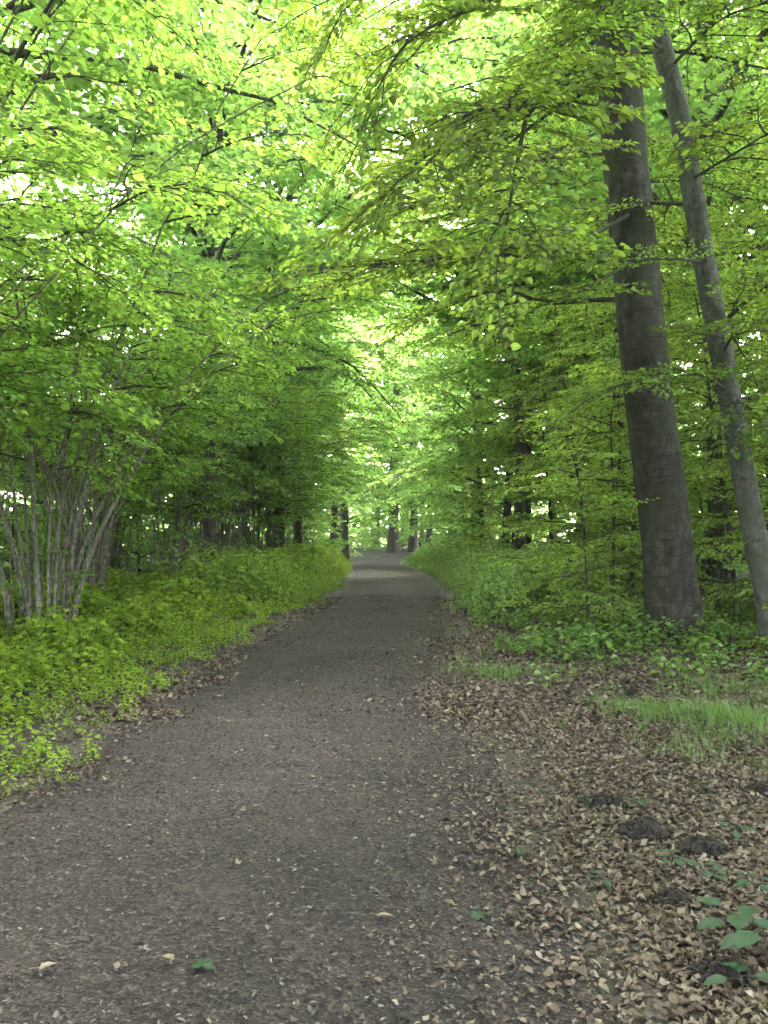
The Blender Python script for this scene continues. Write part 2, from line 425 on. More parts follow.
def build_tall(seed, height, trad, low, nb=34, blen=3.8, shape=2.6, name='woodland_tree', bark='far_bark'):
    r = np.random.RandomState(seed); c = Crown(FAR_SP)
    n = 16; t = np.linspace(0, 1, n); tw = r.normal(0, .13, (n, 2)).cumsum(0) * t[:, None]
    line = np.stack([tw[:, 0], tw[:, 1], -.2 + (height + .2) * t], 1)
    rad = trad * (1 - .90 * t) + trad * .5 * np.exp(-t * height / .5)
    root = empty(name, (0, 0, 0))
    b = Bag(); ph = r.uniform(0, 6)
    b.add(*tube(smooth_line(line, 40), np.interp(np.linspace(0, 1, 40), t, rad), 14, wobble=lambda a, th: 1 + .05 * np.sin(3 * th + ph + 4 * a) + .04 * np.sin(5 * th + 9 * a)), 0, True)
    link('trunk', b.build('trunk', [M[bark]]), root)
    for j in range(nb):
        f = low + (1 - low) * ((j + r.rand()) / nb) ** .9
        p = np.array([np.interp(f, t, line[:, q]) for q in range(3)])
        g = (f - low) / (1 - low)
        ln = blen * r.uniform(.6, 1.15) * (1.05 - .70 * g ** shape) * (.75 + .25 * min(1, g * 3))
        c.bough(curve_out(p, j * 2.4 + r.normal(0, .5), ln, r.uniform(.2, .8), r.uniform(.15, .7), r, 7), r, .34, 1.3, .15, k=5,
                rad=np.linspace(.012 + .010 * ln, .006, 7))
    link('crown', c.mesh('tree_crown', M['far_leaf'], M['far_bark']), root)
    return root

def place(proto, used, x, y, rz, s, label, cat, group):
    loc = (x, y, float(ground_h(x, y)))
    if not used.get(proto.name):
        used[proto.name] = True; o = proto
        o.location = loc; o.rotation_euler = (0, 0, rz); o.scale = (s, s, s)
    else:
        o = dup(proto, loc, rz, s)
    return tag(o, label, cat, group)

# ------------------------------------------------------------------ setting
def grid_axis(parts):
    return np.unique(np.concatenate([np.arange(a, b, s) for a, b, s in parts] + [[parts[-1][1]]]))

xs = grid_axis([(-160, -30, 10), (-30, -10, 1.2), (-10, 10, .12), (10, 30, 1.2), (30, 160, 10)])
ys = grid_axis([(-60, -5, 6), (-5, 0, .8), (0, 22, .12), (22, 70, .5), (70, 110, 4), (110, 320, 21)])
X, Y = np.meshgrid(xs, ys)
Z = ground_h(X, Y)
nx, ny = len(xs), len(ys)
ii = (np.arange(ny - 1)[:, None] * nx + np.arange(nx - 1)[None]).ravel()
g = link('ground', mesh_from('ground', np.stack([X, Y, Z], -1).reshape(-1, 3), np.stack([ii, ii + 1, ii + nx + 1, ii + nx], 1), [M['floor']], None, True))
tag(g, 'brown woodland floor under the trees on both sides', 'ground', kind='structure')

py_ = grid_axis([(-6, 1, .25), (1, 14, .06), (14, 68, .22)])
u = np.linspace(-1, 1, 49)
ev = 1 + .05 * wob(py_ * 2.2, py_ * 0, 1, 21)
dx = np.gradient(centre(py_), py_)
wid = HALF * np.sqrt(1 + np.minimum(dx, 1.6) ** 2)
PX = centre(py_)[:, None] + u[None] * (wid * ev)[:, None]
PY = np.repeat(py_[:, None], len(u), 1)
PZ = np.maximum(ground_h(PX, PY), 0) * 0 + .006 + .030 * (1 - u[None] ** 2) + .006 * wob(PX, PY, 4.5, 31) * (1 - u[None] ** 4) + .0035 * wob(PX, PY, 17, 32)
PZ = np.maximum(PZ, .004)
nu = len(u); ii = (np.arange(len(py_) - 1)[:, None] * nu + np.arange(nu - 1)[None]).ravel()
pth = link('path', mesh_from('path', np.stack([PX, PY, PZ], -1).reshape(-1, 3), np.stack([ii, ii + 1, ii + nu + 1, ii + nu], 1), [M['path']], None, True))
tag(pth, 'dark brown bark and gravel woodland path', 'path', kind='structure')

# ------------------------------------------------------------------ scattered ground material
rs = np.random.RandomState(7)
def surf_z(x, y):
    uu = (x - centre(y)) / HALF
    on = np.abs(uu) < .97
    return np.where(on & (y < 66), .010 + .030 * (1 - np.clip(uu, -1, 1) ** 2), ground_h(x, y) + .004)

def flat_bits(x, y, L, W, r, tilt, lift=.0, fold=.1, curl=.1):
    a = r.uniform(0, 6.283, len(x))
    d = np.stack([np.cos(a), np.sin(a), r.normal(0, tilt, len(x))], 1)
    n = np.stack([r.normal(0, tilt, len(x)), r.normal(0, tilt, len(x)), np.ones(len(x))], 1)
    z = surf_z(x, y) + lift + np.abs(d[:, 2]) * L * .4
    b = np.stack([x, y, z], 1) - d * (L * .5)[:, None]
    s = unit(np.cross(n, unit(d)))
    return leaves(b, d, n, L, W, fold, curl)

def dens_pick(n, x0, x1, y0, y1, fn, r, power=1.0):
    """points with more of them near the camera"""
    v = r.rand(n) ** power
    y = y0 + (y1 - y0) * v; x = r.uniform(x0, x1, n)
    k = r.rand(n) < fn(x, y)
    return x[k], y[k]

def dry_leaves(x, y, L, W, r, tilt, lift):
    """curled oval dead leaves, 5 x 3 points each"""
    n = len(x); a = r.uniform(0, 6.283, n)
    d = unit(np.stack([np.cos(a), np.sin(a), r.normal(0, tilt, n)], 1)); nn = np.stack([r.normal(0, tilt, n), r.normal(0, tilt, n), np.ones(n)], 1)
    s = unit(np.cross(nn, d)); nn = np.cross(d, s)
    cu = r.normal(.08, .26, n); cf = r.normal(.12, .28, n); tw = r.normal(0, .6, n)
    b = np.stack([x, y, surf_z(x, y) + lift + np.abs(d[:, 2]) * L * .45 + np.abs(s[:, 2]) * W * .3], 1)
    V = np.empty((n, 5, 3, 3))
    for i, t in enumerate((-.5, -.27, 0, .27, .5)):
        w = (.04, .40, .5, .30, .01)[i]
        for j, q in enumerate((-1, 0, 1)):
            h = cu * (t * t * 2.2) + cf * abs(q) * w * 1.2 + tw * t * q * w * 2
            V[:, i, j] = b + d * (L * t)[:, None] + s * (W * w * q)[:, None] + nn * (L * h)[:, None]
    V[..., 2] = np.maximum(V[..., 2], surf_z(x, y)[:, None, None] + .002)
    k = np.array([[i * 3 + j, i * 3 + j + 1, i * 3 + j + 4, i * 3 + j + 3] for i in range(4) for j in range(2)])
    return V.reshape(-1, 3), (np.arange(n)[:, None, None] * 15 + k[None]).reshape(-1, 4), 0, True

lit = Bag()
def f_lit(x, y):                               # thick right of the path, thinning out on to it; a thin rim on the left
    e = x - centre(y)
    right = sstep(.75, 2.0, e + .20 * wob(x, y, 2.0, 5))
    left = .62 * sstep(1.0, 1.35, -e + .15 * wob(x, y, 3, 6)) * (1 - .8 * sstep(1.5, 2.3, -e)) + .05 * sstep(1.6, 2, -e)
    g = .006
    return np.clip(right ** 1.5 + left + g, 0, 1)
x, y = dens_pick(36000, -4, 3.8, 1.6, 10, f_lit, rs, 1.5)
L_ = rs.uniform(.022, .058, len(x)); lit.add(*dry_leaves(x, y, L_, L_ * rs.uniform(.38, .66, len(x)), rs, .22, .005))
x, y = dens_pick(46000, -5, 8, 7, 22, f_lit, rs, 1.3)
L_ = rs.uniform(.045, .09, len(x)); lit.add(*dry_leaves(x, y, L_, L_ * rs.uniform(.45, .7, len(x)), rs, .22, .005))
x, y = dens_pick(44000, .2, 4.2, 1.6, 9, f_lit, rs, 1.5)
L_ = rs.uniform(.016, .054, len(x)); lit.add(*dry_leaves(x, y, L_, L_ * rs.uniform(.45, .7, len(x)), rs, .22, .005))
def f_frag(x, y): return sstep(.25, 1.5, x - centre(y) + .3 * wob(x, y, 1.6, 8)) * .9
x, y = dens_pick(42000, -1, 4.0, 1.6, 13, f_frag, rs, 1.7)
L_ = rs.uniform(.010, .034, len(x)); lit.add(*dry_leaves(x, y, L_, L_ * rs.uniform(.4, .8, len(x)), rs, .30, .003))
o = link('leaf_litter', lit.build('leaf_litter', [M['litter']]))
tag(o, 'dry tan beech leaves carpeting the ground right of the path', 'leaf litter', kind='stuff')

ch = Bag()
def f_chip(x, y):
    e = np.abs(x - centre(y)); return np.clip((1 - sstep(1.25, 1.6, e)) * (1 - sstep(6, 24, y)), 0, 1)
x, y = dens_pick(130000, -2.4, 1.2, 1.7, 24, f_chip, rs, 2.6)
L_ = (.005 + .022 * rs.rand(len(x)) ** 2.6) * (1 + .05 * y); ch.add(*flat_bits(x, y, L_, L_ * rs.uniform(.2, .6, len(x)), rs, .20, .003, .1, .06))
o = link('bark_chippings', ch.build('bark_chippings', [M['chip']]))
tag(o, 'small bark chips and stones strewn over the path', 'chippings', kind='stuff')

# low plants
def plant_tpl(seed, h, tiers, per, L, ratio, droop=.25, spread=.08, stem=True):
    r = np.random.RandomState(seed); b = Bag(); B, D, Nn, S = [], [], [], []
    lean = r.uniform(-.12, .12, 2)
    for k in range(tiers):
        z = h * (.25 + .75 * (k + .6) / tiers); a0 = k * 1.57 + r.rand()
        for j in range(per):
            a = a0 + 6.283 * j / per + r.normal(0, .25); st = spread * r.uniform(.2, 1) * (1.2 - .5 * k / tiers)
            d = np.array([math.cos(a), math.sin(a), r.uniform(-droop, droop * .5)])
            B.append(np.array([lean[0] * z / h * h + d[0] * st, lean[1] * z / h * h + d[1] * st, z + r.normal(0, .015)])); D.append(d)
            Nn.append([r.normal(0, .3), r.normal(0, .3), 1]); S.append(L * r.uniform(.7, 1.2) * (1.1 - .3 * k / tiers))
    S = np.array(S); b.add(*leaves(np.array(B), np.array(D), np.array(Nn), S, S * ratio, .14, .22), 0)
    if stem: b.add(*tube(np.array([[0, 0, -.03], [lean[0] * .5 * h, lean[1] * .5 * h, h * .5], [lean[0] * h, lean[1] * h, h]]), [.004, .003, .002], 3), 1)
    return b.arrays()

def blade_tpl(seed, n, h, w, spread=.05, bend=.5):
    r = np.random.RandomState(seed); b = Bag()
    for i in range(n):
        a = r.uniform(0, 6.283); hh = h * r.uniform(.5, 1.1); bd = bend * r.uniform(.2, 1.2)
        p0 = np.array([r.normal(0, spread), r.normal(0, spread), -.01]); d = np.array([math.cos(a), math.sin(a), 0]); s = np.array([-d[1], d[0], 0])
        V = []
        for q in (0, .4, .75, 1.):
            c = p0 + d * hh * bd * q * q + np.array([0, 0, hh * (q - .25 * bd * q * q)])
            ww = w * (1 - q * .92) * .5
            V += [c - s * ww, c + s * ww]
        b.add(np.array(V), np.array([[0, 1, 3, 2], [2, 3, 5, 4], [4, 5, 7, 6]]), 0)
    return b.arrays()

def scatter(name, tpls, x, y, scale, mats, r, tilt=.1):
    b = Bag(); pick = r.randint(0, len(tpls), len(x))
    z = np.where(np.abs(x - centre(y)) < HALF * .95, .01, ground_h(x, y))
    for ti, (V, Q, MI) in enumerate(tpls):
        k = np.where(pick == ti)[0]
        if not len(k): continue
        a = r.uniform(0, 6.283, len(k)); s = scale[k]; c, sn = np.cos(a) * s, np.sin(a) * s
        W = np.empty((len(k), len(V), 3))
        W[..., 0] = V[None, :, 0] * c[:, None] - V[None, :, 1] * sn[:, None] + V[None, :, 2] * (s * r.normal(0, tilt, len(k)))[:, None] + x[k][:, None]
        W[..., 1] = V[None, :, 0] * sn[:, None] + V[None, :, 1] * c[:, None] + V[None, :, 2] * (s * r.normal(0, tilt, len(k)))[:, None] + y[k][:, None]
        W[..., 2] = V[None, :, 2] * s[:, None] + z[k][:, None]
        b.add(W.reshape(-1, 3), (Q[None] + (np.arange(len(k)) * len(V))[:, None, None]).reshape(-1, 4), np.tile(MI, len(k)))
    return link(name, b.build(name, mats))

LOW = [plant_tpl(100 + i, .22, 3, 4, .070, .80) for i in range(4)] + [plant_tpl(110 + i, .36, 4, 3, .095, .82) for i in range(3)]
TALL = [plant_tpl(120 + i, .80, 7, 3, .13, .40, .35, .05) for i in range(5)] + [plant_tpl(130 + i, .7, 5, 4, .12, .6, .3, .08) for i in range(3)]
BLADE = [blade_tpl(140 + i, 13, .20, .005, .06, 1.1) for i in range(4)]
LONG = [blade_tpl(150 + i, 16, .75, .011, .07, .75) for i in range(4)]

def f_left(x, y):
    e = -(x - centre(y)) - HALF + .14 * wob(x, y, 1.7, 41) + .12 * wob(x, y, 5, 42)
    return sstep(-.05, .7, e) * (.35 + .65 * sstep(-.5, .5, wob(x, y, 1.9, 43))) * (1 - .75 * sstep(3.2, 6, e))
x, y = dens_pick(20000, -8.5, -1.4, 3.2, 26, f_left, rs, 1.35)
e = -(x - centre(y)) - HALF
o = scatter('ground_cover', LOW, x, y, rs.uniform(.55, 1.15, len(x)) * (.45 + .62 * sstep(.2, 2.2, e)) * (1 + .45 * wob(x, y, 2.6, 44)).clip(.45, 1.8), [M['cover_leaf'], M['twig_bark']], rs)
tag(o, 'bright yellow-green low plants carpeting the verge left of the path', 'ground cover', kind='stuff')

def f_bankl(x, y):
    e = -(x - centre(y)) - HALF
    return sstep(.0, .5, e + .15 * wob(x, y, 2, 51)) * (1 - sstep(2.2, 3.6, e)) * sstep(17, 20, y) * (1 - sstep(46, 52, y))
x, y = dens_pick(5200, -6, 0, 17, 50, f_bankl, rs, 1.2)
e = -(x - centre(y)) - HALF
o = scatter('undergrowth', LONG + TALL, x, y, rs.uniform(.75, 1.2, len(x)) * (.5 + .8 * sstep(0, 1.4, e)), [M['bank_leaf'], M['twig_bark']], rs, .15)
tag(o, 'lush knee-high grass and weeds mounded on the left path edge further on', 'undergrowth', kind='stuff')

def f_bankr(x, y):
    e = (x - centre(y)) - HALF
    return sstep(.15, .7, e + .2 * wob(x, y, 1.8, 61)) * (1 - sstep(3.0, 4.8, e)) * sstep(14, 18, y + .8 * wob(x, y, 1, 62) - 2.0 * np.clip(e - 1, 0, 2)) * (1 - sstep(48, 54, y))
x, y = dens_pick(6800, 0, 7, 11, 52, f_bankr, rs, 1.5)
e = (x - centre(y)) - HALF
o = scatter('undergrowth', TALL + TALL + LONG, x, y, rs.uniform(.7, 1.25, len(x)) * (.45 + .85 * sstep(0, 1.5, e)), [M['fern_leaf'], M['twig_bark']], rs, .15)
tag(o, 'pale green weeds and ferns banked along the right path edge further on', 'undergrowth', kind='stuff')

def f_rlow(x, y):
    e = (x - centre(y)) - HALF
    return sstep(8.2, 9.8, y + 1.0 * wob(x, y, 1.1, 71)) * (.3 + .7 * sstep(-.3, .5, wob(x, y, 1.6, 72))) * sstep(.3, 1.4, e + .3 * wob(x, y, 2, 73)) * (1 - .45 * sstep(5, 8, e))
x, y = dens_pick(5200, .5, 11, 7.5, 26, f_rlow, rs, 1.3)
o = scatter('ground_cover', LOW, x, y, rs.uniform(.5, 1.25, len(x)), [M['grass_blade'], M['twig_bark']], rs)
tag(o, 'green leafy seedlings spreading over the litter around the beech', 'ground cover', kind='stuff')

def f_patch(x, y):
    return np.clip(np.exp(-(((x - 2.55) / .55) ** 2 + ((y - 6.9) / .95) ** 2) * 1.2) * (.85 + .4 * wob(x, y, 5, 76)) * 1.2 + np.exp(-(((x - 3.6) / .7) ** 2 + ((y - 7.9) / .8) ** 2) * 1.5) * .7
                   + .5 * np.exp(-(((x - 1.4) / .5) ** 2 + ((y - 9.4) / .5) ** 2)), 0, 1)
x, y = dens_pick(4800, .6, 5, 5.2, 10, f_patch, rs, 1.0)
o = scatter('grass', BLADE, x, y, rs.uniform(.5, 1.05, len(x)) * (1 + .4 * wob(x, y, 4, 77)).clip(.5, 1.4), [M['grass_blade']], rs)
tag(o, 'soft short grass patch growing through the litter near the beech', 'grass', kind='stuff')

def f_edge(x, y):
    e = x - centre(y)
    return (sstep(1.1, 1.35, -e) * (1 - sstep(1.6, 2.1, -e)) * .12 + .25 * sstep(1.35, 1.5, e) * (1 - sstep(1.6, 1.9, e)) * sstep(8, 11, y)) * sstep(-.1, .5, wob(x, y, 2, 81)) \
        + .6 * np.exp(-((x - centre(y)) / .45) ** 2) * sstep(31, 33, y) * (1 - sstep(37, 40, y))
x, y = dens_pick(4200, -3.4, 2.4, 3.5, 42, f_edge, rs, 1.2)
o = scatter('grass', BLADE, x, y, rs.uniform(.4, .9, len(x)), [M['bank_leaf']], rs)
tag(o, 'thin grass tufts fringing the worn path edges', 'grass', kind='stuff')

# ------------------------------------------------------------------ the two beeches on the right
def trunk_mesh(line, rad, n, k, flare, seed, bark, name='trunk', knots=()):
    r = np.random.RandomState(seed)
    ln = smooth_line(line, n); rd = np.interp(np.linspace(0, 1, n), np.linspace(0, 1, len(rad)), rad)
    zz = ln[:, 2] - ln[0, 2]; ph = r.uniform(0, 6.28, 8)
    fl = np.exp(-np.maximum(zz - .15, 0) / .38)
    def w(a, th):
        f = np.interp(a, np.linspace(0, 1, n), fl)
        lob = .5 + .5 * np.cos(5 * th + ph[0] + .6 * np.sin(2 * th + ph[1]))
        o = 1 + flare * f * (.25 + .9 * lob ** 2) + .03 * np.sin(2 * th + ph[2] + 3 * a) + .02 * np.sin(3 * th + ph[3] - 7 * a) + .012 * np.sin(9 * th + 30 * a + ph[4]) + .010 * np.sin(a * 90 + ph[5] + 2 * np.sin(th))
        for (ka, kt, ks, kh) in knots:
            o = o + kh * np.exp(-(((a - ka) / ks) ** 2 + ((np.angle(np.exp(1j * (th - kt)))) / .28) ** 2))
        return o
    b = Bag(); b.add(*tube(ln, rd, k, wobble=w), 0, True)
    return ln, b.build(name, [bark])

rb = np.random.RandomState(5)
def beech(name, line, rad, label, bark, flare, knots, boughs, seed, crownseed_boughs):
    base = np.array(line[0]); root = empty(name, (base[0], base[1], base[2] + .25))
    off = -np.array(root.location)
    ln, me = trunk_mesh(np.array(line) + off, rad, 110, 40, flare, seed, M[bark], knots=knots)
    link('trunk', me, root)
    r = np.random.RandomState(seed + 1); c = Crown(BEECH_SP)
    for pl, kw in boughs:                      # the limbs one can follow, each a part with its own leaves below it
        cc = Crown(HANG_SP); wd = Bag()
        l2 = smooth_line(np.array(pl) + off, 14)
        r0 = kw.get('r0', .03)
        cc.bough(l2, r, kw.get('sp', .26) * .85, kw.get('ss', .85) * 1.75, kw.get('st', .15), np.linspace(r0, .006, 14), kw.get('droop', .2), wood=wd, k=6)
        b = Bag(); b.add(*tube(l2, np.linspace(r0, .006, 14), 6), 0, True)
        lo = link('limb', b.build('limb', [M['twig_bark']]), root)
        link('leaf_spray', cc.mesh('leaf_spray', M['shaded_leaf'], M['twig_bark']), lo)
    for (z, az, length, rise, sag) in crownseed_boughs:
        i = int(np.argmin(np.abs(ln[:, 2] - z)))
        c.bough(curve_out(ln[i], az, length, rise, sag, r, 8), r, .26, 1.2, .15, np.linspace(.009 * length + .006, .006, 8), .2, k=5)
    link('crown', c.mesh('beech_crown', M['beech_leaf'], M['twig_bark']), root)
    tag(root, label, 'tree')
    return root

D1 = 11.9
bl = [P(674, 668, D1), P(672, 600, D1), P(664, 520, D1), P(651, 420, D1), P(641, 330, D1), P(632, 230, D1), P(623, 130, D1), P(617, 20, D1), P(612, -150, D1), P(606, -420, D1), P(600, -700, D1 + .2)]
hang = [  # limb of the big beech that hangs towards the camera over the path
    ([P(622, -60, 10.6), P(619, 0, 9.0), P(585, 52, 7.6), P(533, 105, 6.3), P(518, 160, 5.8), P(508, 215, 5.5), P(503, 245, 5.4)], dict(r0=.034, sp=.17, ss=.62, st=.25)),
    ([P(585, 52, 7.6), P(533, 105, 6.3), P(470, 112, 5.8), P(440, 150, 5.5), P(405, 185, 5.3)], dict(r0=.018, sp=.16, ss=.66, st=.25)),
    ([P(640, -40, 10.8), P(560, -30, 8.5), P(480, 5, 7), P(410, 40, 6.4), P(375, 95, 6.2)], dict(r0=.03, sp=.18, ss=.72, st=.2)),
    ([P(630, -120, 10.8), P(520, -110, 7.6), P(420, -60, 6.2), P(355, 0, 5.8)], dict(r0=.03, sp=.2, ss=.7, st=.3)),
    ([P(628, 215, 11.6), P(560, 250, 9.6), P(480, 256, 8.2), P(400, 262, 7.4), P(335, 268, 7.0)], dict(r0=.03, sp=.18, ss=.75, st=.34, droop=.12)),
    ([P(560, 250, 9.6), P(500, 225, 8.2), P(430, 205, 7.4), P(380, 215, 7.0)], dict(r0=.018, sp=.18, ss=.75, st=.2)),
    ([P(634, 260, 11.6), P(560, 300, 10.), P(500, 290, 9.2), P(440, 310, 8.8)], dict(r0=.025, sp=.2, ss=.75, st=.38)),
    ([P(625, 120, 11.6), P(560, 150, 10), P(500, 180, 9.2), P(450, 170, 8.8)], dict(r0=.025, sp=.2, ss=.7, st=.42)),
]
cb = []
for j in range(46):
    z = 4.6 + 11 * j / 46
    if z < 9.4 and math.sin(j * 2.4) < .15: continue     # the lower trunk stays clear on its path side
    cb.append((z + rb.uniform(0, .3), j * 2.4 + rb.normal(0, .2), rb.uniform(2.6, 4.6) + (1.4 if z > 9.4 else 0), rb.uniform(.1, .4), rb.uniform(.1, .35)))
for j in range(12):                            # long unseen upper boughs, added to shade the hanging sprays and near path
    cb.append((9.8 + .3 * j, -1.57 - 1.5 * rb.rand() + .5, rb.uniform(6, 8.5), rb.uniform(.15, .35), rb.uniform(.1, .25)))
beech('beech_tree', bl, np.array([.365, .345, .335, .325, .318, .312, .306, .30, .28, .21, .08]), 'thick grey beech trunk standing right of the path, its boughs hanging over',
      'beech_bark', .62, [(.022, 4.5, .02, .09), (.10, 4.2, .012, .05), (.21, 5.0, .01, .05), (.30, 3.9, .012, .05)], hang, 61, cb)

D2 = 10.7
sl = [P(781, 672, D2), P(768, 600, D2), P(748, 500, D2), P(734, 420, D2), P(719, 340, D2), P(706, 270, D2), P(694, 200, D2), P(678, 110, D2), P(660, 40, D2), P(650, -10, D2), P(630, -160, D2), P(610, -330, D2)]
slb = [
    ([P(716, 330, D2), P(760, 290, 10.2), P(800, 275, 9.6)], dict(r0=.035, sp=.22, ss=.8, st=.2)),
    ([P(722, 355, D2), P(740, 330, 10), P(790, 318, 9)], dict(r0=.02, sp=.22, ss=.7, st=.2)),
    ([P(704, 262, D2), P(660, 258, 9.9), P(600, 262, 9.2), P(540, 252, 8.8)], dict(r0=.022, sp=.3, ss=.42, st=.2)),
    ([P(728, 390, D2), P(690, 372, 10), P(640, 380, 9.5), P(600, 395, 9.3)], dict(r0=.018, sp=.2, ss=.6, st=.15)),
    ([P(730, 395, D2), P(770, 420, 10), P(810, 430, 9.2)], dict(r0=.018, sp=.2, ss=.7, st=.15)),
    ([P(668, 70, D2), P(720, 20, 9.8), P(780, 0, 8.6)], dict(r0=.024, sp=.22, ss=.8, st=.2)),
    ([P(664, 52, D2), P(610, 10, 9.6), P(560, 0, 8.8)], dict(r0=.022, sp=.26, ss=.5, st=.5)),
    ([P(690, 180, D2), P(740, 150, 9.6), P(790, 120, 8.6)], dict(r0=.022, sp=.22, ss=.8, st=.2)),
]
cb2 = [(3.2 + 8 * j / 20, j * 2.4 + rb.normal(0, .4), rb.uniform(1.6, 3.2), rb.uniform(.05, .5), rb.uniform(.05, .4)) for j in range(24) if math.sin(j * 2.4) > -.1 and (math.cos(j * 2.4) > -.3 or j > 14)]
beech('slender_beech', sl, np.array([.17, .148, .14, .135, .132, .13, .128, .126, .123, .12, .10, .05]), 'slender smooth grey tree leaning left, at the right edge beside the thick beech',
      'slim_bark', .25, [(.35, 4.4, .01, .12), (.5, 4.9, .008, .1), (.58, 4.2, .008, .12)], slb, 71, cb2)

# ------------------------------------------------------------------ hazels, saplings, woodland trees
used = {}
HZ = [build_hazel(200, 6.8, 17, nb=7, reach=1.15), build_hazel(201, 7.4, 30, nb=4, reach=1.1), build_hazel(202, 6.4, 22, nb=5, reach=1.2), build_hazel(203, 8.0, 26, nb=5)]
for i, (x, y, k, rz, s, lab) in enumerate([
    (-4.75, 11.8, 0, .3, 1.0, 'nearest dark-stemmed hazel clump beside the left verge, base in the leafy ground cover'),
    (-5.9, 16.8, 1, 1.2, 1.0, 'hazel clump with a dense sheaf of pale stems behind the nearest dark-stemmed one'),
    (-5.4, 21.6, 2, 2.3, 1.0, 'slim-stemmed hazel between the pale sheaf clump and the leaning pair further on'),
    (-5.0, 26.2, 3, .9, .95, 'upright hazel of the pair standing behind the grassy left bank'),
    (-4.1, 27.8, 2, 5.6, .95, 'hazel beside the grassy left bank with a stem leaning right over the path'),
    (-4.9, 7.2, 3, 4.0, .95, 'hazel at the left frame edge, its leaf sprays hanging closest to the camera'),
    (-8.0, 10.4, 2, 3.3, 1.05, 'hazel at the left edge in the second row behind the nearest clump'),
    (-9.4, 18.2, 0, 2.0, 1.1, 'hazel in the second row seen between the pale sheaf and slim-stemmed clumps'),
    (-8.6, 26.5, 1, 3.9, 1.15, 'hazel in the second row behind the slim-stemmed clump'),
    (-4.4, 34.0, 1, .2, 1.05, 'distant hazel overhanging the far end of the grassy left bank'),
    (-6.4, 31.0, 0, 4.4, 1.2, 'hazel in the second row behind the leaning pair'),
]):
    place(HZ[k], used, x, y, rz, s, lab, 'hazel bush', 'hazel clumps along the left of the path')

SP = [build_sapling(300, 5.2, nb=24, blen=1.8), build_sapling(301, 6.4, nb=27, blen=2.1), build_sapling(302, 3.4, nb=17, blen=1.4), build_sapling(303, 7.6, nb=32, blen=2.3)]
for i, (x, y, k, rz, s, lab) in enumerate([
    (3.1, 12.9, 2, .3, .8, 'low leafy beech sapling at the path edge left of the thick trunk'),
    (4.0, 15.0, 0, 1.9, .95, 'thin-stemmed beech sapling just left of and behind the thick trunk'),
    (5.0, 18.8, 1, 3.2, 1.05, 'taller sapling arching over the weedy right bank'),
    (5.6, 23.2, 3, 4.4, 1.1, 'tall sapling behind the weedy right bank, crown reaching over the path'),
    (4.8, 16.5, 3, 2.6, 1.0, 'tall sapling directly behind the thick beech trunk'),
    (5.9, 14.2, 1, .8, 1.05, 'sapling filling the gap between the two grey trunks'),
    (7.4, 13.6, 3, 5.3, 1.0, 'sapling behind the slender leaning trunk at the right edge'),
    (6.9, 18.5, 3, 1.5, 1.2, 'tall sapling in the second row between the two grey trunks'),
    (9.2, 17.0, 3, .4, 1.2, 'tall sapling in the second row beyond the slender trunk'),
    (5.6, 28.0, 3, 3.6, 1.25, 'far sapling overhanging the middle of the weedy right bank'),
    (5.0, 33.6, 1, 5.0, 1.3, 'farthest sapling overhanging the right path edge'),
    (5.6, 10.6, 2, 2.8, .8, 'small bushy sapling right of the thick trunk base'),
]):
    place(SP[k], used, x, y, rz, s, lab, 'sapling', 'beech saplings right of the path')

